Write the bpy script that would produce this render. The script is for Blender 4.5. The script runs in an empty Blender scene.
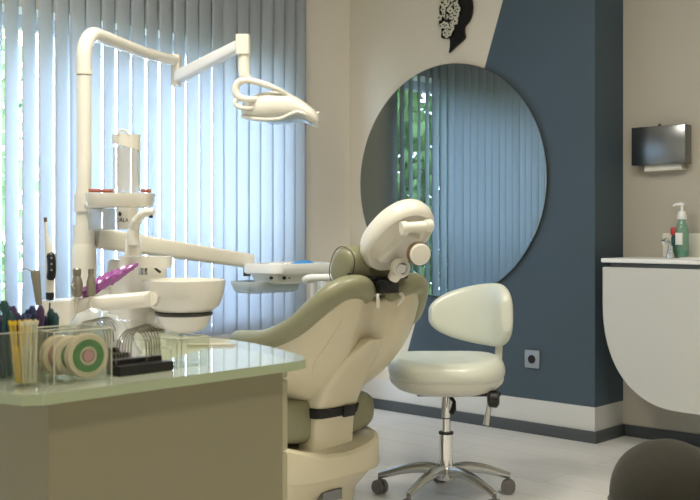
import bpy, bmesh, math, random
from mathutils import Vector, Matrix
R = random.Random(7)
S = bpy.context.scene
COL = S.collection
PI = math.pi

# ---------------------------------------------------------------- camera, sky, lights, exposure
EYE = Vector((4.01, -4.27, 1.0)); FW = Vector((-.6845, .729, 0)); RT = Vector((.729, .6845, 0)); FOC = 1020.0
cam = bpy.data.cameras.new('camera'); camo = bpy.data.objects.new('camera', cam); COL.objects.link(camo)
camo.location = EYE; camo.rotation_euler = FW.to_track_quat('-Z', 'Y').to_euler()
cam.sensor_width = 36; cam.lens = FOC*36/700; cam.shift_y = -20/700
cam.clip_start = .05; S.camera = camo
cam.dof.use_dof = True; cam.dof.focus_distance = 3.4; cam.dof.aperture_fstop = 9

def at(x, y, Z):            # a point of the room seen at x, y of the 700 x 500 frame, Z metres away
    return EYE + FW*Z + RT*((x-350)/FOC*Z) + Vector((0, 0, -(y-230)/FOC*Z))

W = bpy.data.worlds.new('sky'); S.world = W; W.use_nodes = True
bg = W.node_tree.nodes['Background']; bg.inputs[0].default_value = (.70, .80, 1, 1); bg.inputs[1].default_value = 27
S.view_settings.view_transform = 'Standard'; S.view_settings.look = 'None'
S.view_settings.exposure = 0.0; S.view_settings.gamma = 1.0; S.view_settings.use_curve_mapping = False
S.cycles.use_denoising = True; S.cycles.max_bounces = 10; S.cycles.transparent_max_bounces = 24
S.cycles.caustics_reflective = False; S.cycles.caustics_refractive = False; S.cycles.sample_clamp_indirect = 6

def area(name, loc, size, size_y, power, color, direction=(0, 0, -1), portal=False):
    l = bpy.data.lights.new(name, 'AREA'); l.shape = 'RECTANGLE'; l.size = size; l.size_y = size_y
    l.energy = power; l.color = color
    o = bpy.data.objects.new(name, l); COL.objects.link(o); o.location = loc
    o.rotation_euler = Vector(direction).to_track_quat('-Z', 'Y').to_euler()
    if portal: l.cycles.is_portal = True
    return o
area('window_portal', (-.24, -2.45, 1.2), 3.95, 1.5, 1, (1, 1, 1), (1, 0, 0), True)
WARM = (1, .93, .80)
area('ceiling_lamp_light', (2.9, -1.9, 2.86), .6, .6, 25, WARM)
area('ceiling_lamp_light', (4.6, -3.6, 2.86), .6, .6, 24, WARM)
area('ceiling_lamp_light', (1.7, -2.9, 2.86), .6, .6, 44, WARM)

# ---------------------------------------------------------------- materials
def lin(h):
    h = h.lstrip('#'); c = [int(h[i:i+2], 16)/255 for i in (0, 2, 4)]
    return tuple([(v/12.92 if v <= .04045 else ((v+.055)/1.055)**2.4) for v in c] + [1])
MATS = {}
def mat(name, col, rough=.5, metal=0, spec=.5, coat=0, noise=0, nscale=30, bump=0, bscale=200, emit=0, sheen=0):
    m = bpy.data.materials.new(name); m.use_nodes = True; nt = m.node_tree; b = nt.nodes['Principled BSDF']
    c = lin(col); b.inputs['Base Color'].default_value = c; b.inputs['Roughness'].default_value = rough
    b.inputs['Metallic'].default_value = metal; b.inputs['Specular IOR Level'].default_value = spec
    b.inputs['Coat Weight'].default_value = coat; b.inputs['Coat Roughness'].default_value = .08
    if sheen: b.inputs['Sheen Weight'].default_value = sheen
    if emit:
        b.inputs['Emission Color'].default_value = c; b.inputs['Emission Strength'].default_value = emit
    tc = nt.nodes.new('ShaderNodeTexCoord')
    if noise:
        n = nt.nodes.new('ShaderNodeTexNoise'); n.inputs['Scale'].default_value = nscale; n.inputs['Detail'].default_value = 4
        nt.links.new(tc.outputs['Object'], n.inputs['Vector'])
        mx = nt.nodes.new('ShaderNodeMix'); mx.data_type = 'RGBA'
        mx.inputs[6].default_value = tuple(v*(1-noise) for v in c[:3])+(1,); mx.inputs[7].default_value = tuple(min(1, v*(1+noise)) for v in c[:3])+(1,)
        nt.links.new(n.outputs['Fac'], mx.inputs[0]); nt.links.new(mx.outputs[2], b.inputs['Base Color'])
    if bump:
        n = nt.nodes.new('ShaderNodeTexNoise'); n.inputs['Scale'].default_value = bscale; n.inputs['Detail'].default_value = 3
        nt.links.new(tc.outputs['Object'], n.inputs['Vector'])
        bp = nt.nodes.new('ShaderNodeBump'); bp.inputs['Strength'].default_value = bump; bp.inputs['Distance'].default_value = .002
        nt.links.new(n.outputs['Fac'], bp.inputs['Height']); nt.links.new(bp.outputs[0], b.inputs['Normal'])
    MATS[name] = m
    return m
def clear(name, tint=(.9, .93, .92), body=.08, bodycol='#e8ece6', rough=.03):     # thin clear plastic or glass
    m = bpy.data.materials.new(name); m.use_nodes = True; nt = m.node_tree; nt.nodes.clear()
    out = nt.nodes.new('ShaderNodeOutputMaterial'); tr = nt.nodes.new('ShaderNodeBsdfTransparent'); tr.inputs[0].default_value = tint+(1,)
    df = nt.nodes.new('ShaderNodeBsdfDiffuse'); df.inputs[0].default_value = lin(bodycol)
    gl = nt.nodes.new('ShaderNodeBsdfGlossy'); gl.inputs['Roughness'].default_value = rough
    fr = nt.nodes.new('ShaderNodeFresnel'); fr.inputs[0].default_value = 1.45
    gb = nt.nodes.new('ShaderNodeNewGeometry'); inv = nt.nodes.new('ShaderNodeMath'); inv.operation = 'SUBTRACT'; inv.inputs[0].default_value = 1
    mu = nt.nodes.new('ShaderNodeMath'); mu.operation = 'MULTIPLY'
    nt.links.new(gb.outputs['Backfacing'], inv.inputs[1]); nt.links.new(inv.outputs[0], mu.inputs[1]); nt.links.new(fr.outputs[0], mu.inputs[0]); fr = mu
    a = nt.nodes.new('ShaderNodeMixShader'); a.inputs[0].default_value = body
    b = nt.nodes.new('ShaderNodeMixShader')
    L = nt.links.new
    L(tr.outputs[0], a.inputs[1]); L(df.outputs[0], a.inputs[2]); L(fr.outputs[0], b.inputs[0]); L(a.outputs[0], b.inputs[1]); L(gl.outputs[0], b.inputs[2])
    L(b.outputs[0], out.inputs[0]); MATS[name] = m
    return m

wall_paint = mat('cream wall paint', '#ebe6da', .7, noise=.02, nscale=3, bump=.15, bscale=120)
dimmed_beige = mat('beige wall paint dimmed for alcove', '#b6b2a6', .7, noise=.02, nscale=3, bump=.15, bscale=120)  # beige tone, partly darkened to carry the alcove's dimmer light
ceil_paint = mat('white ceiling paint', '#d8d6ce', .8)
unit_m = mat('cream enamel', '#e6e4da', .22, coat=.35)
unit_w = mat('cream plastic', '#e3e0d4', .35)
shell_m = mat('cream moulded shell', '#cdc5aa', .3, coat=.25)
olive = mat('olive upholstery', '#86866a', .38, spec=.5, coat=.12, bump=.2, bscale=300, noise=.04, nscale=12)
stool_m = mat('pale green leatherette', '#d2d7cc', .3, coat=.2, bump=.15, bscale=250)
stool_s = mat('pale seat shell', '#dcdcd2', .35)
chrome = mat('polished aluminium', '#c4c6c6', .22, metal=1)
chrome2 = mat('bright chrome', '#e4e6e6', .08, metal=1)
black = mat('black plastic', '#0d0d0f', .4)
rubber = mat('grey rubber', '#716f6f', .6)
strapm = mat('black webbing', '#0c0c0f', .75)
brown = mat('brown ring', '#6b553a', .5)
skirt_m = mat('charcoal skirting', '#484e52', .5)
cab_m = mat('olive cream laminate', '#89846c', .55, noise=.015, nscale=5)
cab_d = mat('cream drawer foil', '#aca68a', .35)
white_l = mat('white lacquer', '#c8cac6', .35)
white_p = mat('white plastic', '#eef0f0', .4)
tray_w = mat('white tray enamel', '#e9edf0', .2, coat=.3)
blue_s = mat('blue nitrile', '#3f96e2', .5)
grey_d = mat('dark grey metal', '#4c4b47', .45, metal=.6)
hand_g = mat('grey handpiece', '#8a8678', .35, metal=.4)
purple = mat('purple plastic film', '#9a4f9c', .3, coat=.3)
redw = mat('red brown rubber', '#9a5548', .6)
steel = mat('brushed steel', '#8d9092', .22, metal=1)
paper = mat('white paper towel', '#d9d8cf', .8)
tealm = mat('teal liquid', '#3a9a8a', .2)
redm = mat('red cap plastic', '#c03a30', .4)
frame_m = mat('white window frame', '#d5d8da', .4)
greenr = mat('green spool plastic', '#2c7a28', .45)
pinkr = mat('pink spool core', '#c38f96', .5)
cream_r = mat('cream spool plastic', '#d8cdb4', .5)
yellow = mat('yellow brush plastic', '#e2c22a', .45)
pale_b = mat('white brush plastic', '#d9d6c0', .45)
navy = mat('navy plastic', '#1d2c58', .5)
violet = mat('violet plastic', '#4a2f5c', .5)
tealb = mat('teal plastic', '#1f4d50', .5)
artb = mat('black lacquer', '#0e0d0b', .25)
arts = mat('silver blossom metal', '#cfcdbb', .4, metal=.15)
outl = mat('silver socket plastic', '#9aa3ad', .4, metal=.3)
dark_f = mat('dark olive velvet', '#26241a', .9, sheen=.1, noise=.15, nscale=40, bump=.4, bscale=300)
wire_m = mat('steel wire', '#77736a', .35, metal=.7)
bark = mat('tree bark', '#5b4a38', .9, noise=.3, nscale=20)
leaf = mat('green leaves', '#72905c', .7, noise=.35, nscale=3)
grass_m = mat('dark lawn', '#39452f', .9, noise=.2, nscale=2)
lampm = mat('lit diffuser', '#fff0d2', .5, emit=3)
clearm = clear('clear acrylic', (.95, .96, .93), .035)
clear2 = clear('clear bottle plastic', (.93, .93, .91), .3, '#f0ece4')
film = clear('crumpled clear film', (.92, .94, .95), .38, '#eef2f4', .12)
glassm = clear('window glass', (.97, .99, .99), 0.0)
shelf_m = clear('frosted shelf plastic', (.85, .92, .96), .6, '#e6eef2')
lens_m = clear('lamp cover plastic', (.8, .88, .95), .3, '#cfe0ee')

# desk glass: pale green pane, greener at its edge
deskg = clear('green tinted desk glass', (.86, .90, .84), .45, '#d8dfcc', .02)
deske = mat('green glass edge', '#a3b090', .15, coat=.4)

# blind fabric: diffuse + translucent
m = bpy.data.materials.new('blue grey blind fabric'); m.use_nodes = True; nt = m.node_tree; nt.nodes.clear(); L = nt.links.new
out = nt.nodes.new('ShaderNodeOutputMaterial'); df = nt.nodes.new('ShaderNodeBsdfDiffuse'); tl = nt.nodes.new('ShaderNodeBsdfTranslucent')
tc = nt.nodes.new('ShaderNodeTexCoord'); nz = nt.nodes.new('ShaderNodeTexNoise'); nz.inputs['Scale'].default_value = 400
L(tc.outputs['Object'], nz.inputs['Vector'])
mx = nt.nodes.new('ShaderNodeMix'); mx.data_type = 'RGBA'; mx.inputs[6].default_value = (.60, .65, .705, 1); mx.inputs[7].default_value = (.67, .72, .775, 1)
L(nz.outputs['Fac'], mx.inputs[0]); L(mx.outputs[2], df.inputs[0]); L(mx.outputs[2], tl.inputs[0])
ms = nt.nodes.new('ShaderNodeMixShader'); ms.inputs[0].default_value = .52
L(df.outputs[0], ms.inputs[1]); L(tl.outputs[0], ms.inputs[2]); L(ms.outputs[0], out.inputs[0])
blind_m = m

# two-colour wall: blue grey field with a slanted edge, cream above-left, light band at the foot
m = bpy.data.materials.new('two colour wall paint'); m.use_nodes = True; nt = m.node_tree; L = nt.links.new; b = nt.nodes['Principled BSDF']
b.inputs['Roughness'].default_value = .6
g = nt.nodes.new('ShaderNodeNewGeometry'); sx = nt.nodes.new('ShaderNodeSeparateXYZ'); L(g.outputs['Position'], sx.inputs[0])
def mth(op, a, c, bb=None):
    n = nt.nodes.new('ShaderNodeMath'); n.operation = op
    for i, v in enumerate((a, c)):
        if isinstance(v, (int, float)): n.inputs[i].default_value = v
        else: L(v, n.inputs[i])
    return n.outputs[0]
edge = mth('ADD', mth('MULTIPLY', mth('SUBTRACT', sx.outputs[2], 1.838), .344), .947)
isblue = mth('MULTIPLY', mth('GREATER_THAN', sx.outputs[0], edge), mth('GREATER_THAN', sx.outputs[2], .168))
islow = mth('LESS_THAN', sx.outputs[2], .168)
m1 = nt.nodes.new('ShaderNodeMix'); m1.data_type = 'RGBA'; m1.inputs[6].default_value = lin('#d6cfbe'); m1.inputs[7].default_value = lin('#42535f'); L(isblue, m1.inputs[0])
m2 = nt.nodes.new('ShaderNodeMix'); m2.data_type = 'RGBA'; m2.inputs[7].default_value = lin('#cfd0cd'); L(m1.outputs[2], m2.inputs[6]); L(islow, m2.inputs[0])
L(m2.outputs[2], b.inputs['Base Color'])
nz = nt.nodes.new('ShaderNodeTexNoise'); nz.inputs['Scale'].default_value = 90; L(g.outputs['Position'], nz.inputs['Vector'])
bp = nt.nodes.new('ShaderNodeBump'); bp.inputs['Strength'].default_value = .2; bp.inputs['Distance'].default_value = .002; L(nz.outputs['Fac'], bp.inputs['Height']); L(bp.outputs[0], b.inputs['Normal'])
wall2 = m

# floor: pale planks
m = bpy.data.materials.new('pale plank floor'); m.use_nodes = True; nt = m.node_tree; L = nt.links.new; b = nt.nodes['Principled BSDF']
b.inputs['Roughness'].default_value = .28; b.inputs['Specular IOR Level'].default_value = .5
g = nt.nodes.new('ShaderNodeNewGeometry'); mp = nt.nodes.new('ShaderNodeMapping'); L(g.outputs['Position'], mp.inputs[0])
mp.inputs['Scale'].default_value = (1, 1, 1)
br = nt.nodes.new('ShaderNodeTexBrick'); L(mp.outputs[0], br.inputs[0]); br.inputs['Scale'].default_value = 1
br.inputs['Brick Width'].default_value = 1.2; br.inputs['Row Height'].default_value = .2; br.inputs['Mortar Size'].default_value = .0015
br.inputs['Color1'].default_value = lin('#f0efec'); br.inputs['Color2'].default_value = lin('#e9e8e5'); br.inputs['Mortar'].default_value = lin('#b9b8b3')
n2 = nt.nodes.new('ShaderNodeTexNoise'); mp2 = nt.nodes.new('ShaderNodeMapping'); L(g.outputs['Position'], mp2.inputs[0]); mp2.inputs['Scale'].default_value = (1.5, 18, 1)
L(mp2.outputs[0], n2.inputs['Vector']); n2.inputs['Scale'].default_value = 2; n2.inputs['Detail'].default_value = 5
mm = nt.nodes.new('ShaderNodeMix'); mm.data_type = 'RGBA'; mm.blend_type = 'MULTIPLY'; mm.inputs[0].default_value = .18
L(br.outputs['Color'], mm.inputs[6]); L(n2.outputs['Fac'], mm.inputs[7]); L(mm.outputs[2], b.inputs['Base Color'])
floor_m = m

m = bpy.data.materials.new('mirror silver'); m.use_nodes = True; b = m.node_tree.nodes['Principled BSDF']
b.inputs['Base Color'].default_value = (.27, .31, .31, 1); b.inputs['Metallic'].default_value = 1; b.inputs['Roughness'].default_value = .012
mirror_m = m

# ---------------------------------------------------------------- mesh helpers
class MB:
    def __init__(self): self.bm = bmesh.new()
    def add(self, verts, faces):
        vs = [self.bm.verts.new(v) for v in verts]
        for f in faces:
            try: self.bm.faces.new([vs[i] for i in f])
            except ValueError: pass
        return self
    def box(self, lo, hi, r=0, seg=2, M=None):
        t = bmesh.new(); bmesh.ops.create_cube(t, size=1)
        lo = Vector(lo); hi = Vector(hi); s = hi-lo; c = (lo+hi)/2
        for v in t.verts: v.co = Vector((v.co.x*s.x, v.co.y*s.y, v.co.z*s.z)) + c
        if r: bmesh.ops.bevel(t, geom=list(t.edges), offset=min(r, min(s)*.49), segments=seg, profile=.5, affect='EDGES')
        if M is not None: bmesh.ops.transform(t, matrix=M, verts=t.verts)
        self.merge(t); return self
    def merge(self, t):
        t.verts.index_update()
        self.add([v.co.copy() for v in t.verts], [[v.index for v in f.verts] for f in t.faces]); t.free()
    def loft(self, rings, cap=True, closed=True):
        n = len(rings[0]); vs = []; fs = []
        for r in rings: vs += [Vector(p) for p in r]
        for i in range(len(rings)-1):
            for j in range(n if closed else n-1):
                k = (j+1) % n
                fs.append((i*n+j, i*n+k, (i+1)*n+k, (i+1)*n+j))
        if cap and closed:
            fs.append(tuple(range(n-1, -1, -1))); b = (len(rings)-1)*n; fs.append(tuple(range(b, b+n)))
        return self.add(vs, fs)
    def tube(self, path, rad, n=12, cap=True, flat=1.0, up=None):
        P = [Vector(p) for p in path]; k = len(P); rr = rad if isinstance(rad, (list, tuple)) else [rad]*k
        T = []
        for i in range(k):
            d = P[min(i+1, k-1)]-P[max(i-1, 0)]; T.append(d.normalized())
        u = Vector(up) if up else (Vector((0, 0, 1)) if abs(T[0].z) < .9 else Vector((1, 0, 0)))
        rings = []
        for i in range(k):
            a = (u - T[i]*u.dot(T[i])).normalized(); c = T[i].cross(a); u = a if not up else Vector(up)
            rings.append([P[i] + a*(rr[i]*math.cos(2*PI*j/n)) + c*(rr[i]*flat*math.sin(2*PI*j/n)) for j in range(n)])
        return self.loft(rings, cap)
    def lathe(self, prof, c, n=32, axis=(0, 0, 1), cap=True):
        q = Vector((0, 0, 1)).rotation_difference(Vector(axis).normalized()); c = Vector(c)
        return self.loft([[c + q @ Vector((r*math.cos(2*PI*j/n), r*math.sin(2*PI*j/n), z)) for j in range(n)] for r, z in prof], cap)
    def cyl(self, a, b, r, n=20, r2=None):
        a = Vector(a); b = Vector(b); return self.lathe([(r, 0), (r2 if r2 is not None else r, (b-a).length)], a, n, b-a)
    def grid(self, rows):
        return self.loft(rows, False, False)
    def prism(self, poly, o, ax, ay, d):
        o = Vector(o); ax = Vector(ax); ay = Vector(ay); d = Vector(d)
        b = [o+ax*x+ay*y for x, y in poly]
        return self.loft([b, [p+d for p in b]])
    def build(self, name, m, parent=None, smooth=True, bevel=0, sub=0, solid=0, angle=40):
        bmesh.ops.recalc_face_normals(self.bm, faces=self.bm.faces)
        off = Vector((0, 0, 0)); p = parent
        while p is not None: off += p.location; p = p.parent
        if parent is None:                      # origin at the base of the mesh
            xs = [v.co for v in self.bm.verts]
            lo = Vector([min(c[i] for c in xs) for i in range(3)]); hi = Vector([max(c[i] for c in xs) for i in range(3)])
            off = Vector(((lo.x+hi.x)/2, (lo.y+hi.y)/2, lo.z))
        for v in self.bm.verts: v.co -= off
        me = bpy.data.meshes.new(name); self.bm.to_mesh(me); self.bm.free()
        ob = bpy.data.objects.new(name, me); COL.objects.link(ob); me.materials.append(m)
        if parent is None: ob.location = off
        else: ob.parent = parent
        if smooth:
            for f in me.polygons: f.use_smooth = True
            try: me.set_sharp_from_angle(angle=math.radians(angle))
            except Exception: pass
        if solid:
            s = ob.modifiers.new('s', 'SOLIDIFY'); s.thickness = abs(solid); s.offset = -1 if solid > 0 else 1
        if bevel:
            b = ob.modifiers.new('b', 'BEVEL'); b.width = bevel; b.segments = 3; b.limit_method = 'ANGLE'; b.angle_limit = math.radians(45)
        if sub:
            s = ob.modifiers.new('u', 'SUBSURF'); s.levels = sub; s.render_levels = sub
        return ob
def tag(o, label, cat, group=None, kind=None):
    o['label'] = label; o['category'] = cat
    if group: o['group'] = group
    if kind: o['kind'] = kind
    return o
def thing(name, loc, label, cat, group=None):
    o = bpy.data.objects.new(name, None); COL.objects.link(o); o.location = loc; o.empty_display_size = .05
    return tag(o, label, cat, group)
def struct(o):
    o['kind'] = 'structure'; return o
def spline(pts, n=6, closed=False):
    P = [Vector(p) for p in pts]; out = []; k = len(P)
    for i in range(k if closed else k-1):
        p0 = P[(i-1) % k] if closed or i > 0 else P[0]*2-P[1]
        p1 = P[i]; p2 = P[(i+1) % k]; p3 = P[(i+2) % k] if closed or i+2 < k else P[-1]*2-P[-2]
        for j in range(n):
            t = j/n
            out.append(.5*((2*p1)+(p2-p0)*t+(2*p0-5*p1+4*p2-p3)*t*t+(3*p1-p0-3*p2+p3)*t**3))
    if not closed: out.append(P[-1])
    return out
def sring(c, ax, ay, a, b, e=2.0, n=32):          # superellipse ring
    c = Vector(c); ax = Vector(ax); ay = Vector(ay); r = []
    for j in range(n):
        t = 2*PI*j/n; ct, st = math.cos(t), math.sin(t)
        r.append(c + ax*(a*math.copysign(abs(ct)**(2/e), ct)) + ay*(b*math.copysign(abs(st)**(2/e), st)))
    return r
def open_box(mb, lo, hi, t=.003):
    (x0, y0, z0), (x1, y1, z1) = lo, hi
    mb.box((x0, y0, z0), (x1, y1, z0+t)); mb.box((x0, y0, z0+t), (x0+t, y1, z1)); mb.box((x1-t, y0, z0+t), (x1, y1, z1))
    mb.box((x0+t, y0, z0+t), (x1-t, y0+t, z1)); mb.box((x0+t, y1-t, z0+t), (x1-t, y1, z1)); return mb

# ---------------------------------------------------------------- room shell
CH = 2.9; XR = 6.0; YN = -6.0; SW = .27; PX = 1.575
struct(MB().box((-.3, YN-.2, -.1), (XR+.2, SW+.2, 0)).build('floor', floor_m, smooth=False))
struct(MB().box((-.3, YN-.2, CH), (XR+.2, SW+.2, CH+.1)).build('ceiling', ceil_paint, smooth=False))
WZ0, WZ1, WY0, WY1 = .50, 1.955, -4.35, -.46
struct(MB().box((-.3, YN, 0), (0, SW, WZ0)).box((-.3, YN, WZ1), (0, SW, CH)).box((-.3, YN, WZ0), (0, WY0, WZ1)).box((-.3, WY1, WZ0), (0, SW, WZ1)).build('wall_left', wall_paint, smooth=False))
struct(MB().box((0, 0, 0), (PX, SW+.2, CH)).build('wall_back', wall2, smooth=False))
struct(MB().box((PX, SW, 0), (XR, SW+.2, CH)).build('wall_alcove', dimmed_beige, smooth=False))
struct(MB().box((XR, YN, 0), (XR+.2, SW, CH)).build('wall_right', wall_paint, smooth=False))
struct(MB().box((-.3, YN-.2, 0), (XR+.2, YN, CH)).build('wall_front', wall_paint, smooth=False))
bt, bh = .014, .056
struct(MB().box((0, -bt, 0), (PX+bt, 0, bh), .003).box((PX, 0, 0), (PX+bt, SW, bh), .003).build('baseboard_back', skirt_m))
struct(MB().box((PX+bt, SW-bt, 0), (XR, SW, bh), .003).build('baseboard_alcove', skirt_m))
struct(MB().box((0, YN, 0), (bt, -bt, bh), .003).build('baseboard_left', skirt_m))
# window
wf = MB()
ys = [WY0, -3.05, -1.75, WY1]
wf.box((-.22, WY0, WZ0), (-.15, WY1, WZ0+.06), .005).box((-.22, WY0, WZ1-.06), (-.15, WY1, WZ1), .005)
for y in ys:
    y0 = max(WY0, y-.035); y1 = min(WY1, y+.035); wf.box((-.22, y0, WZ0+.06), (-.15, y1, WZ1-.06), .005)
w = struct(wf.build('window_1', frame_m))
for i in range(3):
    MB().box((-.19, ys[i]+.03, WZ0+.05), (-.184, ys[i+1]-.03, WZ1-.05)).build('window_pane', glassm, w, smooth=False)
struct(MB().box((-.15, WY0, WZ0), (.0, WY1, WZ0+.018), .004).build('trim_1', frame_m))   # sill board

# ---------------------------------------------------------------- outside: ground and trees
struct(MB().box((-20, -16, -.6), (-.31, 14, -.5)).build('ground', grass_m, smooth=False))
def tree(x, y, h, r, label):
    t = thing('garden_tree', (x, y, -.5), label, 'tree', 'trees outside the window')
    MB().tube(spline([(x, y, -.5), (x+.05, y+.03, .6), (x-.03, y-.05, h*.55), (x, y, h*.8)]), [.11-.004*i for i in range(19)], 9).build('trunk', bark, t)
    mb = MB(); rr = random.Random(int(x*10+y*100))
    for i in range(2800):
        a = rr.uniform(0, 2*PI); z = rr.uniform(-1, 1); q = rr.random()**.45
        s = math.sqrt(1-z*z)
        c = Vector((x+r*q*s*math.cos(a), y+r*q*s*math.sin(a), h*.42+z*q*h*.55))
        d = Vector((rr.gauss(0, 1), rr.gauss(0, 1), rr.gauss(0, 1))).normalized(); e = d.orthogonal().normalized(); k = rr.uniform(.08, .15)
        mb.add([c-d*k, c+e*k*.45, c+d*k, c-e*k*.45], [(0, 1, 2, 3)])
    mb.build('foliage', leaf, t, smooth=False)
for i, (x, y) in enumerate([(-3.0, -1.40), (-3.1, -3.95), (-5.6, -2.8), (-3.5, -6.4), (-6.0, -5.2)]):
    tree(x, y, 3.4+.3*(i % 3), 1.0, 'leafy green tree outside, seen through the gaps of the blind')

# ---------------------------------------------------------------- vertical blind
bl = thing('vertical_blind', (.07, -2.3, .47), 'blue-grey vertical blind covering the whole window on the left wall', 'blind')
MB().box((.012, -4.42, 2.50), (.078, -.41, 2.545), .006).build('headrail', frame_m, bl)
VW, PITCH = .089, .0795
n = 0; y = -.452
vr = random.Random(11)
while y > -4.4:
    phi = math.radians((24 if y > -.70 else 8 if y > -.95 else -10 if y > -1.35 else -14 if y > -1.85 else -18) + vr.uniform(-5, 5))
    sv = Vector((math.sin(phi), math.cos(phi), 0)); nv = Vector((math.cos(phi), -math.sin(phi), 0)); c = Vector((.045, y, 0))
    sec = []
    for k in range(7):
        q = k/6*2-1; sec.append(c + sv*(q*VW/2) + nv*(.006*(1-q*q)))
    v = MB().grid([[p+Vector((0, 0, z)) for p in sec] for z in (.475, 1.1, 1.8, 2.49)]).build('vane', blind_m, bl)
    s = v.modifiers.new('s', 'SOLIDIFY'); s.thickness = .0006
    y -= PITCH; n += 1

# ---------------------------------------------------------------- round mirror
MX, MZ, MR = .712, 1.258, .614
mi = thing('round_mirror', (MX, 0, MZ-MR), 'large round frameless mirror hung across the cream and blue-grey wall', 'mirror')
MB().lathe([(MR-.01, 0), (MR-.006, .012)], (MX, -.002, MZ), 96, (0, -1, 0)).build('backing_board', brown, mi)
MB().lathe([(MR, 0), (MR, .004), (MR-.003, .006)], (MX, -.0145, MZ), 96, (0, -1, 0)).build('mirror_glass', mirror_m, mi, angle=20)

# ---------------------------------------------------------------- wall art: head silhouette with blossoms
def artpt(px, py):   # point on the wall plane
    d = at(px, py, 1)-EYE; t = (-.004-EYE.y)/d.y; return EYE+d*t
ar = thing('wall_ornament', artpt(456, 20), 'black head-profile wall ornament covered with silver blossoms, above the mirror', 'ornament')
prof = [(443, 0), (441, 8), (441, 18), (440, 26), (441, 29), (443, 30), (443, 34), (443, 38), (447, 39), (451, 38.5), (451.5, 44), (451, 50), (450.5, 53), (458, 46), (466, 38.5), (465.5, 32), (466, 27), (470, 22), (473, 14), (473.5, 5), (472, -3), (468, -9), (461, -13), (452, -12), (446, -8)]
pp = [artpt(*p) for p in prof]
pp = spline(pp, 3, True)
MB().loft([pp, [p+Vector((0, -.014, 0)) for p in pp]]).build('head_silhouette', artb, ar, smooth=False)
fr_ = random.Random(3)
for i in range(60):
    u = fr_.uniform(0, 1); vv = fr_.uniform(0, 1)
    px = 442 + u*(23 - 8*vv); py = -10+vv*46
    if px > 463-9*max(0, (py-18)/15) or (py > 29 and px < 448): continue
    c = artpt(px, py) + Vector((0, -.019-.004*(i % 3), 0)); rr = fr_.uniform(.013, .019); a0 = fr_.uniform(0, 6); fl = MB()
    for k in range(5):
        a = a0+k*2*PI/5; d = Vector((math.cos(a), 0, math.sin(a)))
        fl.lathe([(.002, 0), (rr*.5, .001), (rr*.45, .004), (.002, .005)], c+d*rr*.55+Vector((0, .001*k/5, 0)), 8, (0, -1, 0))
    fb = fl.build('blossom', arts, ar)
    MB().lathe([(rr*.28, 0), (rr*.22, .003), (.0005, .005)], c+Vector((0, -.0055, 0)), 8, (0, -1, 0)).build('blossom_centre', artb, fb)
MB().tube([artpt(449, 20)+Vector((0, -.03, 0)), artpt(450, 10)+Vector((0, -.032, 0)), artpt(455, 4)+Vector((0, -.03, 0)), artpt(464, -3)+Vector((0, -.03, 0))], .003, 8).build('branch', artb, ar)

# ---------------------------------------------------------------- socket
so = thing('wall_socket', (1.235, 0, .322), 'small square silver power socket low on the blue-grey wall', 'socket')
MB().box((1.192, -.012, .322), (1.277, -.0005, .41), .004).build('face_plate', outl, so)
MB().lathe([(.021, 0), (.021, .002), (.017, .002), (.016, -.004)], (1.235, -.0122, .366), 28, (0, -1, 0)).build('socket_hole', black, so)

# ---------------------------------------------------------------- alcove: washbasin unit, dispenser, bottles
bu = thing('washbasin_unit', (2.2, .1, .2), 'wall-hung white washbasin unit with a round-bottomed front panel', 'washbasin')
UF = -.10
MB().box((1.668, UF-.012, .853), (2.75, SW-.001, .872), .004).build('countertop', white_p, bu)
MB().box((1.71, UF+.005, .832), (2.70, SW-.002, .853)).build('shadow_gap_strip', skirt_m, bu)  # recessed strip, its dark colour standing in for the shadow gap below the slab
pl_ = [(1.670, .832)]
cx, cz, ra, rb = 2.05, .68, .38, .465
for k in range(21):
    a = PI + PI/2*k/20; ca, sa = abs(math.cos(a)), abs(math.sin(a))
    pl_.append((cx-ra*ca**(2/2.3), cz-rb*sa**(2/2.3)))
pl_ += [(4.40-x, z) for x, z in reversed(pl_[1:])]
pl_.append((2.73, .832))
MB().prism(pl_, (0, UF, 0), (1, 0, 0), (0, 0, 1), (0, .03, 0)).build('front_panel', white_l, bu, bevel=.003)
MB().prism([(x*.93+.154, z) for x, z in pl_ if True], (0, UF+.031, 0), (1, 0, 0), (0, 0, 1), (0, SW-UF-.034, 0)).build('cabinet_body', white_l, bu, smooth=False)
MB().box((1.79, SW-.022, .8725), (2.70, SW-.001, .985), .003).build('backsplash', unit_w, bu)
sb = MB().lathe([(.17, 0), (.165, .006), (.155, .004), (.13, -.004), (.03, -.006)], (2.15, .05, .873), 36).build('basin', white_p, bu)

def bp_(px, Y, z): # point on counter under px
    d = at(px, 230, 1)-EYE; t = (Y-EYE.y)/d.y; p = EYE+d*t; return Vector((p.x, Y, z))
c = bp_(670.5, .12, .8725)
fa = thing('tap', c, 'small chrome tap with a side lever on the white basin counter', 'tap')
MB().lathe([(.019, 0), (.019, .012), (.014, .03), (.011, .055)], c, 20).build('tap_body', chrome2, fa)
MB().tube(spline([c+Vector((0, 0, .05)), c+Vector((.0, -.02, .075)), c+Vector((.01, -.07, .085)), c+Vector((.015, -.1, .07))]), .008, 12).build('spout', chrome2, fa)
MB().tube([c+Vector((0, 0, .055)), c+Vector((-.03, .01, .075)), c+Vector((-.05, .02, .08))], .0045, 10).build('lever', chrome2, fa)
c = bp_(682, .17, .8725)
d_ = thing('soap_bottle', c, 'tall green-tinted soap bottle with a white pump on the basin counter', 'bottle')
sg = clear('green soap plastic', (.62, .82, .74), .35, '#9fc9b6')
MB().lathe([(.027, 0), (.030, .01), (.030, .125), (.024, .15), (.016, .165), (.016, .178)], c, 24).build('bottle_body', sg, d_)
MB().lathe([(.025, 0), (.026, .03), (.0255, .034)], c+Vector((0, 0, .006)), 20).build('teal_soap', tealm, d_)
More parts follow.
